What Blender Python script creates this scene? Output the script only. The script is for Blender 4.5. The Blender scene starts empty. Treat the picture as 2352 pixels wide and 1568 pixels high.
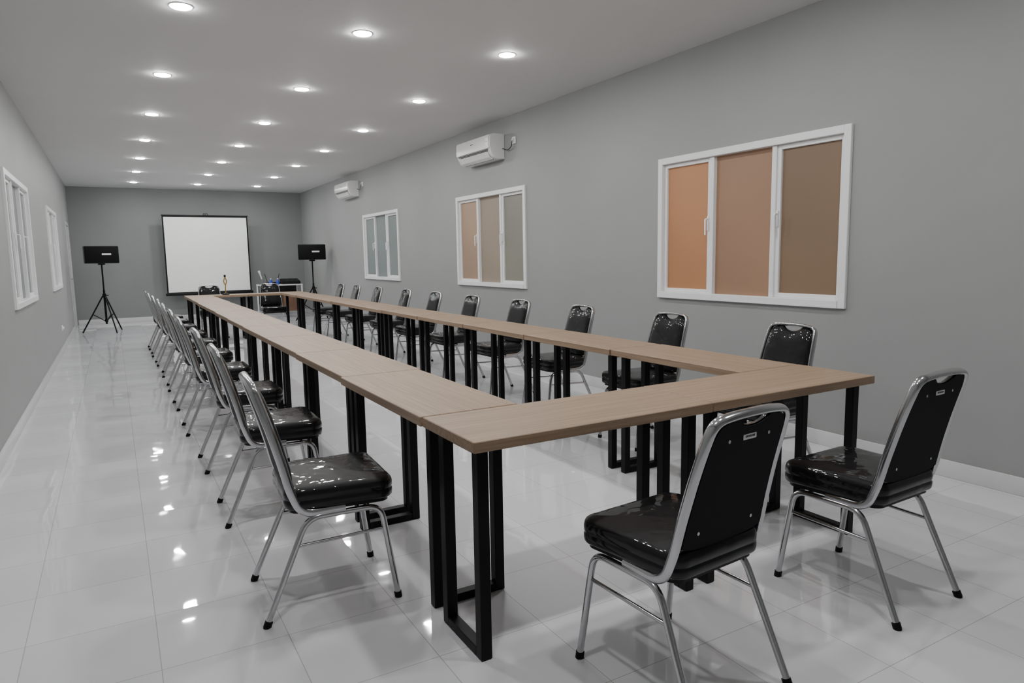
import bpy, bmesh, math, random
from mathutils import Vector, Matrix
random.seed(7)
scene = bpy.context.scene
COL = scene.collection

# ---------------------------------------------------------------- materials
def new_mat(name):
    m = bpy.data.materials.new(name); m.use_nodes = True
    nt = m.node_tree
    return m, nt, nt.nodes["Principled BSDF"]

def noise_mat(name, col, rough=0.5, metal=0.0, var=0.05, scale=8.0, bump=0.0, bscale=40.0, coat=0.0, spec=0.5, bdist=0.01):
    m, nt, p = new_mat(name)
    tc = nt.nodes.new("ShaderNodeTexCoord")
    n = nt.nodes.new("ShaderNodeTexNoise"); n.inputs["Scale"].default_value = scale; n.inputs["Detail"].default_value = 4
    nt.links.new(tc.outputs["Object"], n.inputs["Vector"])
    r = nt.nodes.new("ShaderNodeValToRGB")
    r.color_ramp.elements[0].position = 0.3; r.color_ramp.elements[1].position = 0.7
    r.color_ramp.elements[0].color = (*[max(0, c*(1-var)) for c in col], 1)
    r.color_ramp.elements[1].color = (*[min(1, c*(1+var)) for c in col], 1)
    nt.links.new(n.outputs["Fac"], r.inputs["Fac"])
    nt.links.new(r.outputs["Color"], p.inputs["Base Color"])
    p.inputs["Roughness"].default_value = rough; p.inputs["Metallic"].default_value = metal
    p.inputs["Specular IOR Level"].default_value = spec
    p.inputs["Coat Weight"].default_value = coat; p.inputs["Coat Roughness"].default_value = 0.05
    if bump > 0:
        n2 = nt.nodes.new("ShaderNodeTexNoise"); n2.inputs["Scale"].default_value = bscale; n2.inputs["Detail"].default_value = 2
        nt.links.new(tc.outputs["Object"], n2.inputs["Vector"])
        b = nt.nodes.new("ShaderNodeBump"); b.inputs["Strength"].default_value = bump; b.inputs["Distance"].default_value = bdist
        nt.links.new(n2.outputs["Fac"], b.inputs["Height"]); nt.links.new(b.outputs["Normal"], p.inputs["Normal"])
    return m

def vinyl_mat():
    """black vinyl under crinkled clear plastic: matte base, sharp wrinkled coat"""
    m, nt, p = new_mat("black_vinyl_wrapped"); L = nt.links
    tc = nt.nodes.new("ShaderNodeTexCoord")
    oi = nt.nodes.new("ShaderNodeObjectInfo")
    ad = nt.nodes.new("ShaderNodeVectorMath"); ad.operation = 'ADD'
    L.new(tc.outputs["Object"], ad.inputs[0])
    sc = nt.nodes.new("ShaderNodeMath"); sc.operation = 'MULTIPLY'; sc.inputs[1].default_value = 9.0
    L.new(oi.outputs["Random"], sc.inputs[0]); L.new(sc.outputs[0], ad.inputs[1])
    n0 = nt.nodes.new("ShaderNodeTexNoise"); n0.inputs["Scale"].default_value = 7; n0.inputs["Detail"].default_value = 1
    n0.inputs["Distortion"].default_value = 0.6
    L.new(ad.outputs[0], n0.inputs["Vector"])
    n1 = nt.nodes.new("ShaderNodeTexVoronoi"); n1.feature = 'DISTANCE_TO_EDGE'; n1.inputs["Scale"].default_value = 13
    mp = nt.nodes.new("ShaderNodeMix"); mp.data_type = 'VECTOR'; mp.inputs["Factor"].default_value = 0.12
    n3 = nt.nodes.new("ShaderNodeTexNoise"); n3.inputs["Scale"].default_value = 6; L.new(ad.outputs[0], n3.inputs["Vector"])
    L.new(ad.outputs[0], mp.inputs["A"]); L.new(n3.outputs["Color"], mp.inputs["B"])
    L.new(mp.outputs["Result"], n1.inputs["Vector"])
    b1 = nt.nodes.new("ShaderNodeBump"); b1.inputs["Strength"].default_value = 0.6; b1.inputs["Distance"].default_value = 0.010
    L.new(n0.outputs["Fac"], b1.inputs["Height"])
    b2 = nt.nodes.new("ShaderNodeBump"); b2.inputs["Strength"].default_value = 0.35; b2.inputs["Distance"].default_value = 0.008
    L.new(n1.outputs["Distance"], b2.inputs["Height"]); L.new(b1.outputs["Normal"], b2.inputs["Normal"])
    L.new(b2.outputs["Normal"], p.inputs["Coat Normal"])
    r = nt.nodes.new("ShaderNodeValToRGB")
    r.color_ramp.elements[0].color = (0.002, 0.002, 0.0025, 1); r.color_ramp.elements[1].color = (0.0035, 0.0035, 0.0045, 1)
    L.new(n0.outputs["Fac"], r.inputs["Fac"]); L.new(r.outputs["Color"], p.inputs["Base Color"])
    p.inputs["Roughness"].default_value = 0.5; p.inputs["Specular IOR Level"].default_value = 0.12
    p.inputs["Coat Weight"].default_value = 0.70; p.inputs["Coat Roughness"].default_value = 0.035; p.inputs["Coat IOR"].default_value = 1.45
    return m

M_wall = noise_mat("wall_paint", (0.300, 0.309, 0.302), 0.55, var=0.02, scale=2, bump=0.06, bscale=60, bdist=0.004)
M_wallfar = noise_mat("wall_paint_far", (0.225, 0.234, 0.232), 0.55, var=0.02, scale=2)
M_ceil = noise_mat("ceiling_paint", (0.68, 0.68, 0.675), 0.7, var=0.01, scale=2)
M_white = noise_mat("white_frame", (0.84, 0.84, 0.85), 0.35, var=0.01)
M_base = noise_mat("white_baseboard_tile", (0.66, 0.66, 0.67), 0.15, var=0.02)
M_black = noise_mat("black_powder_coat", (0.003, 0.003, 0.0035), 0.45, var=0.1, spec=0.2)
M_plast = noise_mat("black_plastic", (0.005, 0.005, 0.006), 0.4, var=0.1, spec=0.25)
M_vinyl = vinyl_mat()
M_vinylb = noise_mat("black_back_panel", (0.002, 0.002, 0.0025), 0.6, var=0.1, spec=0.12)
M_chrome = noise_mat("chrome", (0.54, 0.54, 0.55), 0.15, metal=1.0, var=0.03)
M_rubber = noise_mat("rubber", (0.006, 0.006, 0.006), 0.6, spec=0.2)
M_ac = noise_mat("ac_white_plastic", (0.80, 0.80, 0.79), 0.22, var=0.01, coat=0.3)
M_dark = noise_mat("dark_slot", (0.02, 0.02, 0.02), 0.6)
M_screen = noise_mat("screen_fabric", (0.86, 0.87, 0.85), 0.85, var=0.01)
M_grille = noise_mat("speaker_grille", (0.004, 0.004, 0.004), 0.6, bump=0.4, bscale=400, bdist=0.002, spec=0.15)
M_tag = noise_mat("tag_silver", (0.8, 0.8, 0.8), 0.3)
M_brown = noise_mat("desk_panel_wood", (0.16, 0.085, 0.05), 0.4, var=0.2, scale=5)
M_blue = noise_mat("blue_plastic", (0.02, 0.05, 0.45), 0.3)
M_gold = noise_mat("brass", (0.75, 0.52, 0.18), 0.25, metal=1.0)
M_yellow = noise_mat("yellow_sticker", (0.75, 0.6, 0.15), 0.5)
M_door = noise_mat("grey_white_door", (0.5, 0.5, 0.5), 0.4)

def backlit_glass_mat(name, c0, c1):
    m, nt, p = new_mat(name)
    tc = nt.nodes.new("ShaderNodeTexCoord")
    n = nt.nodes.new("ShaderNodeTexNoise"); n.inputs["Scale"].default_value = 0.9; n.inputs["Detail"].default_value = 1
    nt.links.new(tc.outputs["Object"], n.inputs["Vector"])
    r = nt.nodes.new("ShaderNodeValToRGB")
    r.color_ramp.elements[0].position = 0.35; r.color_ramp.elements[1].position = 0.65
    r.color_ramp.elements[0].color = (*c0, 1); r.color_ramp.elements[1].color = (*c1, 1)
    nt.links.new(n.outputs["Fac"], r.inputs["Fac"]); nt.links.new(r.outputs["Color"], p.inputs["Base Color"])
    nt.links.new(r.outputs["Color"], p.inputs["Emission Color"]); p.inputs["Emission Strength"].default_value = 0.12  # weak glow in the pane's tint stands in for backlight from outside
    n2 = nt.nodes.new("ShaderNodeTexNoise"); n2.inputs["Scale"].default_value = 350
    nt.links.new(tc.outputs["Object"], n2.inputs["Vector"])
    b = nt.nodes.new("ShaderNodeBump"); b.inputs["Strength"].default_value = 0.25; b.inputs["Distance"].default_value = 0.002
    nt.links.new(n2.outputs["Fac"], b.inputs["Height"]); nt.links.new(b.outputs["Normal"], p.inputs["Normal"])
    p.inputs["Roughness"].default_value = 0.45; p.inputs["Specular IOR Level"].default_value = 0.3
    return m
G_or = backlit_glass_mat("frosted_orange", (0.44, 0.215, 0.105), (0.39, 0.185, 0.092))
G_br = backlit_glass_mat("frosted_brown", (0.31, 0.188, 0.120), (0.27, 0.162, 0.105))
G_dk = backlit_glass_mat("frosted_dark_brown", (0.205, 0.138, 0.090), (0.178, 0.121, 0.080))
G_br2 = backlit_glass_mat("frosted_pale_orange", (0.36, 0.245, 0.165), (0.30, 0.205, 0.145))
G_tan = backlit_glass_mat("frosted_tan", (0.29, 0.235, 0.18), (0.25, 0.205, 0.16))
G_gr = backlit_glass_mat("frosted_grey", (0.22, 0.21, 0.175), (0.19, 0.185, 0.16))
G_bl = backlit_glass_mat("frosted_bluegrey", (0.19, 0.22, 0.218), (0.16, 0.188, 0.185))
G_lf = backlit_glass_mat("frosted_palegrey", (0.22, 0.23, 0.235), (0.18, 0.19, 0.195))

def wood_mat():
    m, nt, p = new_mat("oak_laminate")
    tc = nt.nodes.new("ShaderNodeTexCoord")
    oi = nt.nodes.new("ShaderNodeObjectInfo")
    add = nt.nodes.new("ShaderNodeVectorMath"); add.operation = 'ADD'
    sc = nt.nodes.new("ShaderNodeVectorMath"); sc.operation = 'SCALE'; sc.inputs["Scale"].default_value = 7.0
    cmb = nt.nodes.new("ShaderNodeCombineXYZ")
    for i in range(3): nt.links.new(oi.outputs["Random"], cmb.inputs[i])
    nt.links.new(cmb.outputs[0], sc.inputs[0])
    nt.links.new(tc.outputs["Object"], add.inputs[0]); nt.links.new(sc.outputs[0], add.inputs[1])
    mp = nt.nodes.new("ShaderNodeMapping"); mp.inputs["Scale"].default_value = (1.3, 55, 55)
    nt.links.new(add.outputs[0], mp.inputs["Vector"])
    n = nt.nodes.new("ShaderNodeTexNoise"); n.inputs["Scale"].default_value = 1.6; n.inputs["Detail"].default_value = 6; n.inputs["Distortion"].default_value = 0.4
    nt.links.new(mp.outputs[0], n.inputs["Vector"])
    r = nt.nodes.new("ShaderNodeValToRGB")
    r.color_ramp.elements[0].position = 0.28; r.color_ramp.elements[1].position = 0.72
    r.color_ramp.elements[0].color = (0.218, 0.145, 0.092, 1); r.color_ramp.elements[1].color = (0.338, 0.240, 0.163, 1)
    nt.links.new(n.outputs["Fac"], r.inputs["Fac"]); nt.links.new(r.outputs["Color"], p.inputs["Base Color"])
    p.inputs["Roughness"].default_value = 0.45; p.inputs["Specular IOR Level"].default_value = 0.35
    return m
M_wood = wood_mat()

def floor_mat():
    m, nt, p = new_mat("polished_white_tile")
    L = nt.links
    tc = nt.nodes.new("ShaderNodeTexCoord"); sp = nt.nodes.new("ShaderNodeSeparateXYZ")
    L.new(tc.outputs["Object"], sp.inputs[0])
    def line(sock, off):
        a = nt.nodes.new("ShaderNodeMath"); a.operation = 'SUBTRACT'; a.inputs[1].default_value = off; L.new(sock, a.inputs[0])
        d = nt.nodes.new("ShaderNodeMath"); d.operation = 'DIVIDE'; d.inputs[1].default_value = 0.4; L.new(a.outputs[0], d.inputs[0])
        f = nt.nodes.new("ShaderNodeMath"); f.operation = 'FRACT'; L.new(d.outputs[0], f.inputs[0])
        s = nt.nodes.new("ShaderNodeMath"); s.operation = 'SUBTRACT'; s.inputs[1].default_value = 0.5; L.new(f.outputs[0], s.inputs[0])
        ab = nt.nodes.new("ShaderNodeMath"); ab.operation = 'ABSOLUTE'; L.new(s.outputs[0], ab.inputs[0])
        g = nt.nodes.new("ShaderNodeMath"); g.operation = 'GREATER_THAN'; g.inputs[1].default_value = 0.5-0.0036; L.new(ab.outputs[0], g.inputs[0])
        fl = nt.nodes.new("ShaderNodeMath"); fl.operation = 'FLOOR'; L.new(d.outputs[0], fl.inputs[0])
        return g.outputs[0], fl.outputs[0]
    gx, fx = line(sp.outputs[0], 0.04); gy, fy = line(sp.outputs[1], 2.38-2.8)
    mx = nt.nodes.new("ShaderNodeMath"); mx.operation = 'MAXIMUM'; L.new(gx, mx.inputs[0]); L.new(gy, mx.inputs[1])
    wn = nt.nodes.new("ShaderNodeTexWhiteNoise"); wn.noise_dimensions = '2D'
    cb = nt.nodes.new("ShaderNodeCombineXYZ"); L.new(fx, cb.inputs[0]); L.new(fy, cb.inputs[1]); L.new(cb.outputs[0], wn.inputs["Vector"])
    n = nt.nodes.new("ShaderNodeTexNoise"); n.inputs["Scale"].default_value = 3; n.inputs["Detail"].default_value = 6
    L.new(tc.outputs["Object"], n.inputs["Vector"])
    av = nt.nodes.new("ShaderNodeMath"); av.operation = 'ADD'; L.new(wn.outputs["Value"], av.inputs[0]); L.new(n.outputs["Fac"], av.inputs[1])
    hv = nt.nodes.new("ShaderNodeMath"); hv.operation = 'MULTIPLY'; hv.inputs[1].default_value = 0.5; L.new(av.outputs[0], hv.inputs[0])
    r = nt.nodes.new("ShaderNodeValToRGB")
    r.color_ramp.elements[0].color = (0.635, 0.637, 0.665, 1); r.color_ramp.elements[1].color = (0.685, 0.687, 0.715, 1)
    L.new(hv.outputs[0], r.inputs["Fac"])
    mix = nt.nodes.new("ShaderNodeMix"); mix.data_type = 'RGBA'
    L.new(mx.outputs[0], mix.inputs["Factor"]); L.new(r.outputs["Color"], mix.inputs["A"]); mix.inputs["B"].default_value = (0.41, 0.40, 0.39, 1)
    L.new(mix.outputs["Result"], p.inputs["Base Color"])
    p.inputs["Roughness"].default_value = 0.03; p.inputs["Specular IOR Level"].default_value = 1.0
    wn2 = nt.nodes.new("ShaderNodeTexWhiteNoise"); wn2.noise_dimensions = '2D'; L.new(cb.outputs[0], wn2.inputs["Vector"])
    sb = nt.nodes.new("ShaderNodeVectorMath"); sb.operation = 'SUBTRACT'; sb.inputs[1].default_value = (0.5, 0.5, 0.5); L.new(wn2.outputs["Color"], sb.inputs[0])
    ml = nt.nodes.new("ShaderNodeVectorMath"); ml.operation = 'MULTIPLY'; ml.inputs[1].default_value = (0.022, 0.030, 0.0); L.new(sb.outputs[0], ml.inputs[0])
    ad = nt.nodes.new("ShaderNodeVectorMath"); ad.operation = 'ADD'
    n2 = nt.nodes.new("ShaderNodeTexNoise"); n2.inputs["Scale"].default_value = 8; n2.inputs["Detail"].default_value = 0
    L.new(tc.outputs["Object"], n2.inputs["Vector"])
    b = nt.nodes.new("ShaderNodeBump"); b.inputs["Strength"].default_value = 0.28; b.inputs["Distance"].default_value = 0.003
    L.new(n2.outputs["Fac"], b.inputs["Height"])
    L.new(b.outputs["Normal"], ad.inputs[0]); L.new(ml.outputs[0], ad.inputs[1])
    nm = nt.nodes.new("ShaderNodeVectorMath"); nm.operation = 'NORMALIZE'; L.new(ad.outputs[0], nm.inputs[0])
    L.new(nm.outputs[0], p.inputs["Normal"])
    return m
M_floor = floor_mat()

def emis_mat(name, col, s):
    m, nt, p = new_mat(name)
    p.inputs["Base Color"].default_value = (1, 1, 1, 1)
    p.inputs["Emission Color"].default_value = (*col, 1); p.inputs["Emission Strength"].default_value = s
    return m
M_lamp = emis_mat("led_diffuser", (1.0, 0.995, 0.985), 375.0)

# ---------------------------------------------------------------- mesh helpers
def mesh_obj(name, bm, mat, smooth=False, parent=None, loc=None, mats=None):
    bmesh.ops.recalc_face_normals(bm, faces=bm.faces)
    me = bpy.data.meshes.new(name); bm.to_mesh(me); bm.free()
    for mm in (mats or [mat]): me.materials.append(mm)
    if smooth:
        for p in me.polygons: p.use_smooth = True
        try: me.set_sharp_from_angle(angle=math.radians(smooth if smooth is not True else 40))
        except Exception: pass
    o = bpy.data.objects.new(name, me); COL.objects.link(o)
    if parent: o.parent = parent
    if loc: o.location = loc
    return o

def empty(name, loc=(0, 0, 0), rz=0.0):
    e = bpy.data.objects.new(name, None); e.empty_display_size = 0.1
    e.location = loc; e.rotation_euler = (0, 0, rz); COL.objects.link(e); return e

def tag(o, label, category, group=None):
    o["label"] = label; o["category"] = category
    if group: o["group"] = group
def struct(o): o["kind"] = "structure"

def add_box(bm, x0, x1, y0, y1, z0, z1, bev=0.0, seg=2):
    r = bmesh.ops.create_cube(bm, size=1.0)
    vs = r["verts"]
    for v in vs:
        v.co = Vector(((x0+x1)/2+v.co.x*(x1-x0), (y0+y1)/2+v.co.y*(y1-y0), (z0+z1)/2+v.co.z*(z1-z0)))
    if bev > 0:
        es = list({e for v in vs for e in v.link_edges})
        bmesh.ops.bevel(bm, geom=es, offset=bev, segments=seg, profile=0.5, affect='EDGES')

def box_obj(name, b, mat, bev=0.0, parent=None, seg=2, loc=None):
    bm = bmesh.new(); add_box(bm, *b, bev=bev, seg=seg)
    return mesh_obj(name, bm, mat, smooth=(35 if bev > 0 else False), parent=parent, loc=loc)

def round_path(pts, r, n=6):
    pts = [Vector(p) for p in pts]; out = [pts[0]]
    for i in range(1, len(pts)-1):
        rr = r[i] if isinstance(r, (list, tuple)) else r
        a, b, c = pts[i-1], pts[i], pts[i+1]
        d1 = (a-b); d2 = (c-b)
        k = min(rr, d1.length*0.49, d2.length*0.49)
        p0 = b+d1.normalized()*k; p2 = b+d2.normalized()*k
        for j in range(n+1):
            t = j/n
            out.append(p0*(1-t)**2+b*2*t*(1-t)+p2*t*t)
    out.append(pts[-1]); return out

def sweep(bm, pts, ra, rb=None, seg=10, up=(0, 0, 1), cap=True):
    rb = rb or ra; pts = [Vector(p) for p in pts]; n = len(pts); rings = []
    up = Vector(up); prev = None
    for i, p in enumerate(pts):
        t = (pts[min(i+1, n-1)]-pts[max(i-1, 0)]).normalized()
        if prev is None:
            nrm = up-t*up.dot(t)
            if nrm.length < 1e-4: nrm = Vector((1, 0, 0))-t*t.x
        else: nrm = prev-t*prev.dot(t)
        nrm.normalize(); prev = nrm; bn = t.cross(nrm)
        rings.append([bm.verts.new(p+nrm*ra*math.cos(2*math.pi*k/seg)+bn*rb*math.sin(2*math.pi*k/seg)) for k in range(seg)])
    for i in range(n-1):
        for k in range(seg):
            bm.faces.new((rings[i][k], rings[i][(k+1) % seg], rings[i+1][(k+1) % seg], rings[i+1][k]))
    if cap:
        bm.faces.new(rings[0]); bm.faces.new(rings[-1])

def tube_obj(name, pts, ra, mat, rb=None, seg=10, up=(0, 0, 1), parent=None):
    bm = bmesh.new(); sweep(bm, pts, ra, rb, seg, up)
    return mesh_obj(name, bm, mat, smooth=50, parent=parent)

def rings_mesh(bm, rings, close_start=True, close_end=True):
    vr = [[bm.verts.new(p) for p in r] for r in rings]
    for a, b in zip(vr[:-1], vr[1:]):
        n = len(a)
        for k in range(n): bm.faces.new((a[k], a[(k+1) % n], b[(k+1) % n], b[k]))
    if close_start: bm.faces.new(vr[0])
    if close_end: bm.faces.new(vr[-1])

def lathe(bm, prof, seg=24, c=(0, 0)):
    rings = [[Vector((c[0]+r*math.cos(2*math.pi*k/seg), c[1]+r*math.sin(2*math.pi*k/seg), z)) for k in range(seg)] for r, z in prof]
    rings_mesh(bm, rings)

def instance(root, loc, rz, label=None):
    """copy a thing and each of its parts"""
    def cp(o, par):
        c = o.copy(); COL.objects.link(c)
        if par: c.parent = par
        for ch in list(o.children): cp(ch, c)
        return c
    c = cp(root, None); c.location = loc; c.rotation_euler = (0, 0, rz)
    if label: c["label"] = label
    return c

# ---------------------------------------------------------------- room
XL, XR, YF, YN, ZC = -0.725, 4.09, 17.35, -1.6, 2.91

def wall_grid(name, axis, const, u0, u1, z0, z1, holes, thick, mat):
    us = sorted({u0, u1, *[h[0] for h in holes], *[h[1] for h in holes]})
    zs = sorted({z0, z1, *[h[2] for h in holes], *[h[3] for h in holes]})
    bm = bmesh.new(); V = {}
    def v(i, j, s):
        k = (i, j, s)
        if k not in V:
            c = const+s*thick
            V[k] = bm.verts.new((c, us[i], zs[j]) if axis == 'x' else (us[i], c, zs[j]))
        return V[k]
    solid = {}
    for i in range(len(us)-1):
        for j in range(len(zs)-1):
            cu = (us[i]+us[i+1])/2; cz = (zs[j]+zs[j+1])/2
            solid[(i, j)] = not any(h[0] < cu < h[1] and h[2] < cz < h[3] for h in holes)
    for (i, j), s in solid.items():
        if not s: continue
        for q in (0, 1): bm.faces.new((v(i, j, q), v(i+1, j, q), v(i+1, j+1, q), v(i, j+1, q)))
        for (di, dj, e) in ((-1, 0, ((i, j), (i, j+1))), (1, 0, ((i+1, j), (i+1, j+1))), (0, -1, ((i, j), (i+1, j))), (0, 1, ((i, j+1), (i+1, j+1)))):
            if not solid.get((i+di, j+dj), False):
                (a, b), (c, d) = e
                bm.faces.new((v(a, b, 0), v(c, d, 0), v(c, d, 1), v(a, b, 1)))
    o = mesh_obj(name, bm, mat); struct(o); return o

WZ0, WZ1 = 0.945, 2.085
WR = [(2.79, 4.54), (6.76, 8.54), (10.76, 12.55)]
WL = [(7.0, 8.85), (11.3, 13.1)]
DOORL = (16.0, 16.95, 0.0, 2.1)
wall_grid("wall_right", 'x', XR, YN, YF, 0, ZC, [(a, b, WZ0, WZ1) for a, b in WR], 0.15, M_wall)
wall_grid("wall_left", 'x', XL, YN, YF, 0, ZC, [(a, b, WZ0, WZ1) for a, b in WL]+[DOORL], -0.15, M_wall)
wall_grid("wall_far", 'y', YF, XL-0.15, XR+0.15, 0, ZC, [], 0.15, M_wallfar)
wall_grid("wall_near", 'y', YN, XL-0.15, XR+0.15, 0, ZC, [], -0.15, M_wall)
fl = box_obj("floor", (XL-0.15, XR+0.15, YN-0.15, YF+0.15, -0.1, 0), M_floor); struct(fl)
ce = box_obj("ceiling", (XL-0.15, XR+0.15, YN-0.15, YF+0.15, ZC, ZC+0.1), M_ceil); struct(ce)

for nm, b in (("baseboard_right", (XR-0.012, XR, YN, YF, 0, 0.10)), ("baseboard_far", (XL+0.012, XR-0.012, YF-0.012, YF, 0, 0.10)),
              ("baseboard_left", (XL, XL+0.012, YN, DOORL[0]-0.06, 0, 0.10)), ("baseboard_near", (XL+0.012, XR-0.012, YN, YN+0.012, 0, 0.10))):
    o = box_obj(nm, b, M_base, bev=0.003); struct(o)

def make_window(idx, side, y0, y1, mats):
    W = y1-y0; H = WZ1-WZ0
    if side == 'R': root = empty("window_%d" % idx, (XR, y0, WZ0), math.radians(90))
    else: root = empty("window_%d" % idx, (XL, y1, WZ0), math.radians(-90))
    struct(root)
    root["label"] = "white framed three-panel window with frosted glass"
    f = 0.040; lip = 0.022
    bm = bmesh.new()
    for b in ((-0.012, f, -0.08, lip, -0.012, H+0.012), (W-f, W+0.012, -0.08, lip, -0.012, H+0.012),
              (f, W-f, -0.08, lip, H-f, H+0.012), (f, W-f, -0.08, lip+0.006, -0.012, f),
              (W/3-0.020, W/3+0.020, -0.06, 0.004, f, H-f), (2*W/3-0.020, 2*W/3+0.020, -0.06, 0.004, f, H-f)):
        add_box(bm, *b, bev=0.003, seg=1)
    mesh_obj("window_frame", bm, M_white, smooth=30, parent=root)
    segs = [(f, W/3-0.020), (W/3+0.020, 2*W/3-0.020), (2*W/3+0.020, W-f)]
    for k, (a, b) in enumerate(segs):
        if k != 1:
            bm = bmesh.new(); s = 0.032
            z0, z1 = f, H-f
            for q in ((a, a+s, -0.045, -0.008, z0, z1), (b-s, b, -0.045, -0.008, z0, z1), (a+s, b-s, -0.045, -0.008, z0, z0+s), (a+s, b-s, -0.045, -0.008, z1-s, z1)):
                add_box(bm, *q, bev=0.003, seg=1)
            sash = mesh_obj("window_sash", bm, M_white, smooth=30, parent=root)
            g = box_obj("glass_pane", (a+s, b-s, -0.034, -0.026, z0+s, z1-s), mats[k], parent=sash)
            hx = (b-s/2) if k == 0 else (a+s/2)
            bm = bmesh.new()
            add_box(bm, hx-0.009, hx+0.009, -0.008, 0.004, H*0.47, H*0.57, bev=0.003)
            sweep(bm, round_path([(hx, 0.002, H*0.55), (hx, 0.032, H*0.55), (hx, 0.030, H*0.44)], 0.015), 0.006, 0.008)
            mesh_obj("window_handle", bm, M_white, smooth=40, parent=sash)
        else:
            box_obj("glass_pane", (a, b, -0.04, -0.03, f, H-f), mats[k], parent=root)
    return root
make_window(1, 'R', *WR[0], [G_dk, G_br, G_or])
make_window(2, 'R', *WR[1], [G_gr, G_tan, G_br2])
make_window(3, 'R', *WR[2], [G_bl, G_bl, G_bl])
make_window(4, 'L', *WL[0], [G_lf, G_lf, G_lf])
make_window(5, 'L', *WL[1], [G_lf, G_lf, G_lf])

dr = empty("door_1", (XL, DOORL[1], 0), math.radians(-90)); struct(dr)
W = DOORL[1]-DOORL[0]
bm = bmesh.new()
for b in ((-0.02, 0.035, -0.12, 0.006, 0, 2.12), (W-0.035, W+0.02, -0.12, 0.006, 0, 2.12), (0.035, W-0.035, -0.12, 0.006, 2.065, 2.12)): add_box(bm, *b, bev=0.003, seg=1)
mesh_obj("door_frame", bm, M_door, smooth=30, parent=dr)
leaf = box_obj("door_leaf", (0.035, W-0.035, -0.06, -0.02, 0.005, 2.06), M_door, bev=0.003, parent=dr)
bm = bmesh.new(); sweep(bm, round_path([(W-0.12, -0.02, 1.0), (W-0.12, 0.03, 1.0), (W-0.24, 0.03, 1.0)], 0.02), 0.009)
mesh_obj("door_handle", bm, M_chrome, smooth=40, parent=leaf)

# ---------------------------------------------------------------- ceiling downlights
bm = bmesh.new(); lathe(bm, [(0.062, 0.0), (0.072, 0.0), (0.073, -0.002), (0.069, -0.0035), (0.063, -0.0035), (0.062, -0.002)])
DL = mesh_obj("ceiling_downlight", bm, M_white, smooth=40)
bm = bmesh.new(); lathe(bm, [(0.0615, -0.001), (0.0615, -0.006), (0.056, -0.009), (0.040, -0.011), (0.015, -0.012)])
mesh_obj("lamp_diffuser", bm, M_lamp, smooth=60, parent=DL)
tag(DL, "round white recessed LED downlight glowing in the ceiling", "ceiling light", "ceiling downlights")
first = True
for k in range(-2, 7):
    for x in (0.50, 1.68, 2.87):
        loc = (x, 5.0+1.84*k, ZC-0.0005)
        if first: DL.location = loc; first = False
        else: instance(DL, loc, 0)

# ---------------------------------------------------------------- tables
def make_table(L, D):
    r = empty("conference_table")
    tag(r, "narrow oak-laminate table with black square-tube metal legs", "table", "conference tables in a ring")
    box_obj("tabletop", (-L/2, L/2, -D/2, D/2, 0.714, 0.75), M_wood, bev=0.0025, parent=r, seg=1)
    for s in (-1, 1):
        xx = s*(L/2-0.055); t = 0.02; w = D/2-0.05
        bm = bmesh.new()
        add_box(bm, xx-t, xx+t, -w, -w+2*t, 0.002, 0.714, bev=0.002, seg=1)
        add_box(bm, xx-t, xx+t, w-2*t, w, 0.002, 0.714, bev=0.002, seg=1)
        add_box(bm, xx-t, xx+t, -w+2*t, w-2*t, 0.002, 0.034, bev=0.002, seg=1)
        add_box(bm, xx-t, xx+t, -w+2*t, w-2*t, 0.690, 0.714, bev=0.002, seg=1)
        mesh_obj("leg_frame", bm, M_black, smooth=30, parent=r)
    return r
D = 0.40
TL = 0.99
tF = make_table(1.006, D); tF.location = (0.905+0.506, 1.825+D/2, 0)
instance(tF, (0.905+0.506+1.012, 1.83+D/2, 0), math.radians(0.2))
tS = make_table(TL-0.007, D)
N = 10; y0 = 2.232
firstS = True
for i in range(N):
    yc = y0+TL*(i+0.5)
    xl = 0.900+0.0080*(yc-2.2)+random.uniform(-0.007, 0.007)
    xr = 2.93-0.0065*(yc-2.2)+random.uniform(-0.007, 0.007)
    if firstS: tS.location = (xl+D/2, yc, 0); tS.rotation_euler = (0, 0, math.radians(90)); firstS = False
    else: instance(tS, (xl+D/2, yc, 0), math.radians(90))
    instance(tS, (xr-D/2, yc, 0), math.radians(90))
ye = y0+TL*N+D/2+0.004
wE = 2.86-0.985
tE = make_table(wE/2-0.004, D); tE.location = (0.985+wE/4, ye, 0)
instance(tE, (0.985+3*wE/4, ye, 0), 0)

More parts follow.
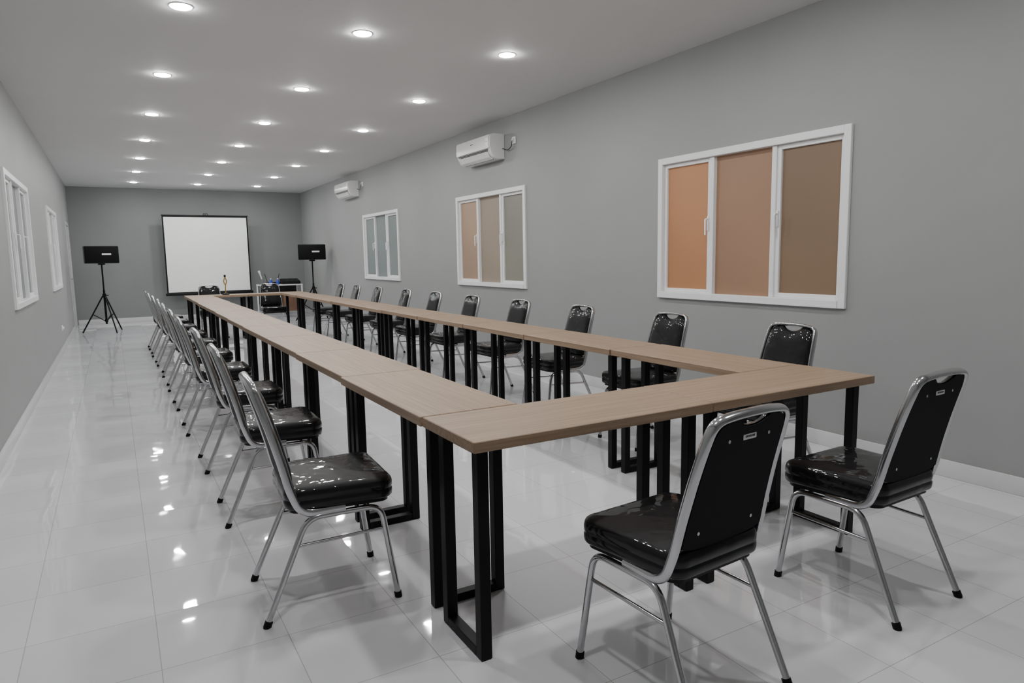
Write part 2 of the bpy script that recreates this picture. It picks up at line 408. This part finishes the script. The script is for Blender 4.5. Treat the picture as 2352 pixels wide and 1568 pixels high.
# ---------------------------------------------------------------- chairs
def yb(z):
    t = (z-0.40)/0.48
    return -0.118-0.125*t+0.010*math.sin(math.pi*max(0, min(1, t)))
def hw(z):
    t = max(0, min(1, (z-0.45)/0.40))
    return 0.188-0.026*t
DZ = 0.022
def make_chair():
    r = empty("banquet_chair")
    def outline(inset, z, n=8):
        pts = []; R = 0.055
        xf, xb, yf_, yb_ = 0.212, 0.192, 0.245, -0.150
        for (cx, cy, a0) in ((xf-R, yf_-R, 0), (-xf+R, yf_-R, 90), (-xb+R, yb_+R, 180), (xb-R, yb_+R, 270)):
            for k in range(n+1):
                a = math.radians(a0+90*k/n); rr = max(R-inset, 0.004)
                e = max(inset-R, 0)
                dx = cx-e*(1 if cx > 0 else -1); dy = cy-e*(1 if cy > 0.04 else -1)
                pts.append(Vector((dx+rr*math.cos(a), dy+rr*math.sin(a), z+DZ)))
        return pts
    bm = bmesh.new()
    prof = [(0.020, 0.382), (0.003, 0.384), (-0.002, 0.389), (-0.004, 0.400), (-0.004, 0.412), (-0.001, 0.417), (-0.001, 0.419), (-0.004, 0.424), (-0.004, 0.438), (-0.001, 0.450), (0.004, 0.457), (0.011, 0.461), (0.025, 0.464), (0.055, 0.467), (0.10, 0.470), (0.15, 0.472)]
    rings_mesh(bm, [outline(i, z) for i, z in prof])
    seat = mesh_obj("seat", bm, M_vinyl, smooth=70, parent=r)
    seat["label"] = "black vinyl seat cushion wrapped in clear plastic"
    bm = bmesh.new(); rings_mesh(bm, [outline(0.03, 0.366), outline(0.015, 0.368), outline(0.015, 0.381)])
    mesh_obj("seat_base", bm, M_plast, smooth=40, parent=r)
    zu = 0.3665+DZ
    pts = [(-0.186, 0.06, zu), (-0.188, -0.100, zu)]
    for z in (0.49, 0.58, 0.70, 0.79): pts.append((-hw(z), yb(z), z))
    pts += [(-0.156, yb(0.870), 0.870), (-0.085, yb(0.880)-0.001, 0.880)]
    full = pts+[(0, yb(0.882)-0.002, 0.882)]+[(-p[0], p[1], p[2]) for p in reversed(pts)]
    rad = [0]+[0.07]+[0.03]*4+[0.07, 0.04]+[0.04]+[0.04, 0.07]+[0.03]*4+[0.07]+[0]
    tube_obj("back_frame", round_path(full, rad, 7), 0.0165, M_chrome, rb=0.0105, seg=14, up=(0, 0, 1), parent=r)["label"] = "chrome tubular back loop"
    def pad(yo_f, bulge, yo_b, nm, mat, shrink=0.0, zb=0.478):
        bm = bmesh.new(); nu, nv = 28, 16
        def P(u, v, front):
            zt = 0.871-shrink-0.026*max(0, 1-(u/0.55)**2)-0.012*abs(u)**6
            z0 = zb+shrink+0.018*abs(u)**4
            zz = z0+(zt-z0)*v
            w = hw(zz)-0.010-shrink
            if zz > 0.810:
                q = min(1, (zz-0.810)/0.066)
                w -= 0.060*(1-math.sqrt(max(0, 1-q*q)))
            x = u*w
            if front:
                pr = (max(0, 1-abs(u)**7))**0.5*(max(0, 1-abs(2*v-1)**8))**0.5
                return Vector((x, yb(zz)+yo_f+bulge*pr, zz))
            return Vector((x, yb(zz)+yo_b, zz))
        F = [[bm.verts.new(P(-1+2*i/nu, j/nv, True)) for i in range(nu+1)] for j in range(nv+1)]
        B = [[bm.verts.new(P(-1+2*i/nu, j/nv, False)) for i in range(nu+1)] for j in range(nv+1)]
        for j in range(nv):
            for i in range(nu):
                bm.faces.new((F[j][i], F[j][i+1], F[j+1][i+1], F[j+1][i])); bm.faces.new((B[j][i], B[j][i+1], B[j+1][i+1], B[j+1][i]))
        for i in range(nu):
            bm.faces.new((F[0][i], F[0][i+1], B[0][i+1], B[0][i])); bm.faces.new((F[nv][i], F[nv][i+1], B[nv][i+1], B[nv][i]))
        for j in range(nv):
            bm.faces.new((F[j][0], F[j+1][0], B[j+1][0], B[j][0])); bm.faces.new((F[j][nu], F[j+1][nu], B[j+1][nu], B[j][nu]))
        return mesh_obj(nm, bm, mat, smooth=60, parent=r)
    pad(0.004, 0.026, -0.006, "backrest", M_vinyl)["label"] = "padded black vinyl backrest in clear plastic"
    pad(-0.0062, 0.0, -0.013, "back_panel", M_vinylb, shrink=0.003)
    zl = 0.351+DZ
    for sx in (-1, 1):
        for (fy, by) in ((0.245, 0.195), (-0.242, -0.080)):
            path = round_path([(sx*0.207, fy, 0.008), (sx*0.188, by, zl), (sx*0.188, 0.055, zl)], 0.055, 8)
            leg = tube_obj("leg", path, 0.0115, M_chrome, seg=12, up=(1, 0, 0), parent=r)
            leg["label"] = "chrome tubular chair leg"
            bm = bmesh.new(); dy = (by-fy)/zl; dx = -sx*0.019/zl
            sweep(bm, [(sx*0.207, fy, 0.001), (sx*0.207, fy, 0.004), (sx*0.207+dx*0.018, fy+dy*0.018, 0.022)], 0.0145, seg=12, up=(1, 0, 0))
            mesh_obj("foot_cap", bm, M_rubber, smooth=50, parent=leg)["label"] = "black rubber foot cap"
        t = 0.76
        xx = sx*(0.207-0.019*t)
        tube_obj("side_stretcher", [(xx, 0.245-0.050*t, zl*t), (xx, -0.242+0.162*t, zl*t-0.01)], 0.0065, M_chrome, seg=8, parent=r)
    bm = bmesh.new()
    for yy in (0.14, -0.04): sweep(bm, [(-0.188, yy, zl), (0.188, yy, zl)], 0.009, seg=8)
    mesh_obj("seat_rail", bm, M_chrome, smooth=50, parent=r)
    return r

chair = make_chair()
tag(chair, "black padded banquet chair with chrome tubular frame", "chair", "banquet chairs around the tables")
yR = [2.676, 3.684, 4.726, 5.74, 6.77, 7.81, 8.78, 9.87, 10.97, 11.81]
for i, y in enumerate(yR):
    instance(chair, (3.18+random.uniform(-0.02, 0.02), y, 0), math.radians(90+random.uniform(-2, 2)))
yL = [2.66, 3.74, 4.75, 5.83, 6.86, 7.9, 8.9, 9.9, 10.9, 11.8]
for i, y in enumerate(yL):
    if i == 0: chair.location = (0.638, y, 0); chair.rotation_euler = (0, 0, math.radians(-90-3.5))
    else: instance(chair, (0.65+random.uniform(-0.015, 0.01), y, 0), math.radians(-91+random.uniform(-2, 2)))
for x in (1.43, 2.44): instance(chair, (x, 12.83, 0), math.radians(180))
def near_chair(loc, rz):
    c = instance(chair, loc, rz)
    c["label"] = "black banquet chair seen from behind with white tag and chrome screws"
    for (x, z) in ((-0.085, 0.808), (0.085, 0.808), (-0.115, 0.535), (0.115, 0.535)):
        bm = bmesh.new(); sweep(bm, [(x, yb(z)-0.0125, z), (x, yb(z)-0.0150, z)], 0.0052, seg=12, up=(0, 0, 1))
        mesh_obj("screw", bm, M_chrome, smooth=50, parent=c)
    z = 0.812; y = yb(z)-0.0132
    bm = bmesh.new(); add_box(bm, -0.028, 0.028, y-0.0018, y, z-0.009, z+0.009, bev=0.0008, seg=1)
    t = mesh_obj("tag", bm, M_tag, parent=c); t["label"] = "small white maker's tag"
    bm = bmesh.new()
    for k in range(7):
        xx = -0.020+k*0.006
        add_box(bm, xx, xx+0.0042, y-0.0022, y-0.0017, z-0.003, z+0.003)
    mesh_obj("tag_lettering", bm, M_dark, parent=t)
    return c
near_chair((1.456, 1.505, 0), math.radians(4.5))
near_chair((2.466, 1.543, 0), math.radians(2))

# ---------------------------------------------------------------- air conditioners
def make_ac():
    r = empty("air_conditioner")
    L = 0.88
    prof = [(0, 0.0), (0.10, 0.0), (0.155, 0.03), (0.19, 0.09), (0.20, 0.16), (0.20, 0.235), (0.185, 0.272), (0.15, 0.285), (0, 0.285)]
    def ext(y0, y1, pf, nm, mat, par):
        bm = bmesh.new(); rings_mesh(bm, [[Vector((y, p[0], p[1])) for p in pf] for y in (y0, y1)])
        bmesh.ops.bevel(bm, geom=[e for e in bm.edges if abs((e.verts[0].co-e.verts[1].co).x) < 1e-6], offset=0.006, segments=2, affect='EDGES')
        return mesh_obj(nm, bm, mat, smooth=35, parent=par)
    ext(0, L, prof, "ac_body", M_ac, r)
    fp = [(0.199, 0.115), (0.208, 0.118), (0.211, 0.16), (0.211, 0.24), (0.200, 0.270), (0.190, 0.27)]
    bm = bmesh.new(); rings_mesh(bm, [[Vector((y, p[0], p[1])) for p in fp] for y in (0.012, L-0.012)])
    mesh_obj("front_panel", bm, M_ac, smooth=50, parent=r)
    bm = bmesh.new(); rings_mesh(bm, [[Vector((y, p[0], p[1])) for p in [(0.115, 0.004), (0.160, 0.028), (0.192, 0.085), (0.197, 0.083), (0.166, 0.022), (0.120, -0.002)]] for y in (0.07, L-0.10)])
    mesh_obj("louver_flap", bm, M_ac, smooth=30, parent=r)
    bm = bmesh.new()
    sweep(bm, [(0.05, 0.1985, 0.104), (L-0.05, 0.1985, 0.104)], 0.005, seg=6)
    sweep(bm, [(0.06, 0.194, 0.09), (L-0.09, 0.194, 0.09)], 0.004, seg=6)
    sweep(bm, [(0.06, 0.118, -0.001), (L-0.09, 0.118, -0.001)], 0.004, seg=6)
    mesh_obj("vent_slot", bm, M_dark, parent=r)
    st = box_obj("energy_label", (0.03, 0.085, 0.2108, 0.2120, 0.15, 0.235), M_tag, parent=r); st["label"] = "printed energy rating sticker"
    box_obj("sticker_band", (0.034, 0.081, 0.2120, 0.2124, 0.19, 0.20), M_yellow, parent=st)
    box_obj("logo_strip", (L/2-0.035, L/2+0.035, 0.2110, 0.2118, 0.205, 0.213), M_dark, parent=r)
    return r
ac = make_ac(); ac.location = (XR, 7.22, 2.44); ac.rotation_euler = (0, 0, math.radians(90))
tag(ac, "white split-type air conditioner mounted high on the grey wall", "air conditioner", "wall air conditioners")
instance(ac, (XR, 12.76, 2.46), math.radians(90))

def outlet(loc, rz, cable=None):
    r = empty("wall_outlet", loc, rz); tag(r, "small white wall socket plate", "outlet")
    box_obj("socket_plate", (-0.04, 0.04, 0.0, 0.012, -0.04, 0.04), M_white, bev=0.004, parent=r)
    bm = bmesh.new(); sweep(bm, [(0, 0.012, 0), (0, 0.03, 0)], 0.02, seg=16); mesh_obj("plug", bm, M_white, smooth=40, parent=r)
    if cable:
        tube_obj("power_cable", round_path(cable, 0.04), 0.005, M_dark, seg=8, parent=r)
    return r
outlet((XR, 6.99, 2.62), math.radians(90), [(0, 0.03, 0), (0.0, 0.04, -0.07), (0.10, 0.03, -0.10), (0.24, 0.03, -0.06)])
outlet((XR, 12.52, 2.66), math.radians(90), [(0, 0.03, 0), (0.0, 0.04, -0.07), (0.10, 0.03, -0.10), (0.26, 0.03, -0.06)])
outlet((XL, 12.3, 0.35), math.radians(-90))

# ---------------------------------------------------------------- projection screen
ps = empty("projection_screen", (1.895, 17.0, 0)); tag(ps, "white tripod projection screen with black borders against the far wall", "projection screen")
hwS = 0.885
box_obj("screen_fabric", (-hwS+0.03, hwS-0.03, -0.002, 0.0, 0.63, 2.28), M_screen, parent=ps)
bm = bmesh.new()
for b in ((-hwS, -hwS+0.03, -0.003, 0.001, 0.61, 2.31), (hwS-0.03, hwS, -0.003, 0.001, 0.61, 2.31), (-hwS+0.03, hwS-0.03, -0.003, 0.001, 2.28, 2.31), (-hwS+0.03, hwS-0.03, -0.003, 0.001, 0.61, 0.63)): add_box(bm, *b)
mesh_obj("screen_border", bm, M_plast, parent=ps)
tube_obj("top_bar", [(-hwS-0.01, 0, 2.318), (hwS+0.01, 0, 2.318)], 0.012, M_plast, parent=ps)
bm = bmesh.new(); add_box(bm, -hwS-0.03, hwS+0.03, -0.035, 0.035, 0.555, 0.615, bev=0.015, seg=3); mesh_obj("screen_case", bm, M_plast, smooth=40, parent=ps)
tube_obj("screen_pole", [(0, 0.05, 0.30), (0, 0.05, 2.345)], 0.013, M_plast, parent=ps)
tube_obj("carry_handle", round_path([(-0.05, 0.0, 2.325), (-0.045, 0, 2.36), (0.045, 0, 2.36), (0.05, 0, 2.325)], 0.02), 0.007, M_plast, parent=ps)
for k in range(3):
    a = math.radians(90+120*k)
    tube_obj("tripod_leg", [(0, 0.05, 0.42), (0.26*math.cos(a), 0.05+0.24*math.sin(a), 0.009)], 0.009, M_plast, parent=ps)

# ---------------------------------------------------------------- speakers
def speaker(loc, rz, lab):
    x, y, z = loc
    s = empty("loudspeaker", (x, y, 1.30), rz); tag(s, lab, "speaker", "loudspeakers")
    bm = bmesh.new()
    pf = [(-0.28, -0.13), (0.28, -0.13), (0.28, 0.05), (0.22, 0.13), (-0.22, 0.13), (-0.28, 0.05)]
    rings_mesh(bm, [[Vector((p[0], p[1], zz)) for p in pf] for zz in (0.0, 0.32)])
    bmesh.ops.bevel(bm, geom=bm.edges[:], offset=0.008, segments=2, affect='EDGES')
    mesh_obj("speaker_cabinet", bm, M_plast, smooth=35, parent=s)
    bm = bmesh.new(); add_box(bm, -0.268, 0.268, -0.145, -0.131, 0.015, 0.305, bev=0.006)
    g = mesh_obj("speaker_grille", bm, M_grille, smooth=35, parent=s)
    b = box_obj("name_badge", (0.0, 0.15, -0.148, -0.1455, 0.155, 0.185), M_tag, parent=g); b["label"] = "white name badge"
    st = empty("speaker_stand", (x, y, 0), rz); tag(st, "black metal tripod speaker stand on the tiled floor", "speaker stand", "speaker stands")
    tube_obj("pole", [(0, 0, 0.16), (0, 0, 0.8)], 0.019, M_black, seg=12, up=(1, 0, 0), parent=st)
    tube_obj("upper_pole", [(0, 0, 0.8), (0, 0, 1.285)], 0.014, M_black, seg=12, up=(1, 0, 0), parent=st)
    bm = bmesh.new(); lathe(bm, [(0.02, 1.27), (0.06, 1.275), (0.06, 1.298), (0.02, 1.299)], 16); mesh_obj("mount_plate", bm, M_black, smooth=40, parent=st)
    bm = bmesh.new(); lathe(bm, [(0.02, 0.66), (0.032, 0.665), (0.032, 0.73), (0.02, 0.735)], 16); lathe(bm, [(0.02, 0.20), (0.03, 0.205), (0.03, 0.25), (0.02, 0.255)], 16)
    mesh_obj("collar", bm, M_black, smooth=40, parent=st)
    bm = bmesh.new(); sweep(bm, [(0.02, 0, 0.70), (0.07, 0, 0.70)], 0.01, seg=8); mesh_obj("clamp_knob", bm, M_black, smooth=40, parent=st)
    for k in range(3):
        a = math.radians(-75+120*k); c, q = math.cos(a), math.sin(a)
        lg = tube_obj("tripod_leg", [(0.028*c, 0.028*q, 0.69), (0.40*c, 0.40*q, 0.016)], 0.013, M_black, seg=8, parent=st)
        tube_obj("leg_brace", [(0.028*c, 0.028*q, 0.225), (0.215*c, 0.215*q, 0.35)], 0.009, M_black, seg=8, parent=lg)
        tube_obj("foot_cap", [(0.39*c, 0.39*q, 0.030), (0.405*c, 0.405*q, 0.012)], 0.012, M_rubber, seg=8, parent=lg)
speaker((-0.17, 15.1, 0), math.radians(8), "wide black loudspeaker on a tripod stand near the door")
speaker((3.69, 14.9, 0), math.radians(-12), "wide black loudspeaker on a tripod stand beside the grey window wall")

# ---------------------------------------------------------------- desk with equipment
dk = empty("office_desk", (3.27, 16.3, 0)); tag(dk, "small desk with white top, white legs and brown drawer cabinet", "desk")
box_obj("desktop", (-0.46, 0.46, -0.27, 0.27, 0.735, 0.76), M_white, bev=0.003, parent=dk)
for sx in (-1, 1):
    for sy in (-1, 1):
        cx = sx*0.44; cy = sy*0.25
        box_obj("leg", (cx-0.014, cx+0.014, cy-0.014, cy+0.014, 0.001, 0.735), M_white, bev=0.002, parent=dk)
box_obj("drawer_cabinet", (0.04, 0.41, -0.20, 0.22, 0.15, 0.56), M_brown, bev=0.004, parent=dk)
box_obj("modesty_panel", (-0.42, 0.42, 0.225, 0.236, 0.30, 0.735), M_dark, parent=dk)
mx = empty("audio_mixer", (3.50, 16.25, 0.76)); tag(mx, "black audio mixer box on the white desk", "audio mixer")
bm = bmesh.new(); rings_mesh(bm, [[Vector((x, -0.16, 0)), Vector((x, 0.16, 0)), Vector((x, 0.16, 0.12)), Vector((x, -0.16, 0.06))] for x in (-0.2, 0.2)])
bmesh.ops.bevel(bm, geom=bm.edges[:], offset=0.006, segments=2, affect='EDGES'); mesh_obj("mixer_body", bm, M_plast, smooth=35, parent=mx)
bm = bmesh.new()
for i in range(7):
    for j in range(3):
        x = -0.16+i*0.052; y = -0.11+j*0.1; z = 0.06+(y+0.16)/0.32*0.06
        sweep(bm, [(x, y, z-0.003), (x, y, z+0.016)], 0.009, seg=8, up=(1, 0, 0))
mesh_obj("mixer_knobs", bm, M_dark, smooth=40, parent=mx)
wr = empty("wireless_receiver", (3.14, 16.33, 0.76)); tag(wr, "small black wireless receiver with two antennas on the desk", "receiver")
box_obj("receiver_body", (-0.13, 0.13, -0.1, 0.1, 0.0, 0.05), M_plast, bev=0.005, parent=wr)
for sx in (-1, 1): tube_obj("antenna", [(sx*0.11, 0.08, 0.045), (sx*0.16, 0.08, 0.24)], 0.006, M_plast, seg=8, parent=wr)
for (x, y) in ((3.05, 16.12), (3.2, 16.12)):
    b = empty("blue_bottle", (x, y, 0.76)); tag(b, "small blue plastic bottle on the white desk", "bottle", "blue bottles on the desk")
    bm = bmesh.new(); lathe(bm, [(0.028, 0.0), (0.033, 0.006), (0.033, 0.08), (0.014, 0.105), (0.014, 0.12)], 16); mesh_obj("bottle_body", bm, M_blue, smooth=40, parent=b)
    bm = bmesh.new(); lathe(bm, [(0.016, 0.118), (0.016, 0.135), (0.012, 0.138)], 12); mesh_obj("bottle_cap", bm, M_white, smooth=40, parent=b)
mc = empty("microphone_stand", (2.90, 16.28, 0.76)); tag(mc, "desktop microphone on a short stand on the desk", "microphone")
bm = bmesh.new(); lathe(bm, [(0.07, 0.0), (0.07, 0.012), (0.01, 0.02)], 20); mesh_obj("stand_base", bm, M_plast, smooth=40, parent=mc)
tube_obj("stand_stem", [(0, 0, 0.018), (0, 0, 0.14), (-0.01, -0.01, 0.17)], 0.007, M_chrome, parent=mc)
bm = bmesh.new(); sweep(bm, [(-0.01, -0.0, 0.13), (-0.05, -0.01, 0.26)], 0.014, seg=12); sweep(bm, [(-0.05, -0.01, 0.26), (-0.056, -0.011, 0.28), (-0.068, -0.013, 0.31)], 0.024, seg=12)
mesh_obj("microphone_head", bm, M_tag, smooth=60, parent=mc)

gm = empty("table_microphone", (1.60, 12.30, 0.75)); tag(gm, "slim brass-coloured gooseneck microphone standing on the far table", "microphone")
bm = bmesh.new(); lathe(bm, [(0.055, 0.0), (0.058, 0.01), (0.045, 0.028), (0.01, 0.032)], 20); mesh_obj("stand_base", bm, M_plast, smooth=40, parent=gm)
tube_obj("gooseneck", round_path([(0, 0, 0.03), (0.0, 0, 0.16), (0.028, 0, 0.22), (0.0, 0, 0.29)], 0.05), 0.009, M_gold, parent=gm)
tube_obj("gooseneck_loop", round_path([(0, 0, 0.16), (-0.028, 0, 0.22), (0.0, 0, 0.29)], 0.05), 0.009, M_gold, parent=gm)
bm = bmesh.new(); lathe(bm, [(0.008, 0.285), (0.017, 0.295), (0.017, 0.32), (0.008, 0.33)], 14); mesh_obj("microphone_head", bm, M_plast, smooth=50, parent=gm)

# ---------------------------------------------------------------- world + camera
w = bpy.data.worlds.new("world"); scene.world = w; w.use_nodes = True
w.node_tree.nodes["Background"].inputs[0].default_value = (0.05, 0.05, 0.055, 1)

cam = bpy.data.cameras.new("camera"); co = bpy.data.objects.new("camera", cam); COL.objects.link(co)
cam.sensor_width = 36; cam.lens = 1583/2352*36; cam.clip_start = 0.05; cam.clip_end = 100
Yc = Vector((-0.4996, 0.0984, -0.8606)).normalized(); Xc = Vector((0.8655, 0.0761, -0.4939)); Xc = (Xc-Yc*Xc.dot(Yc)).normalized(); Zc = Xc.cross(Yc)
R = Matrix((( Xc.x, Xc.y, Xc.z), (Yc.x, Yc.y, Yc.z), (Zc.x, Zc.y, Zc.z)))
co.matrix_world = Matrix.Translation((0, 0, 1.31)) @ R.to_4x4()
scene.camera = co
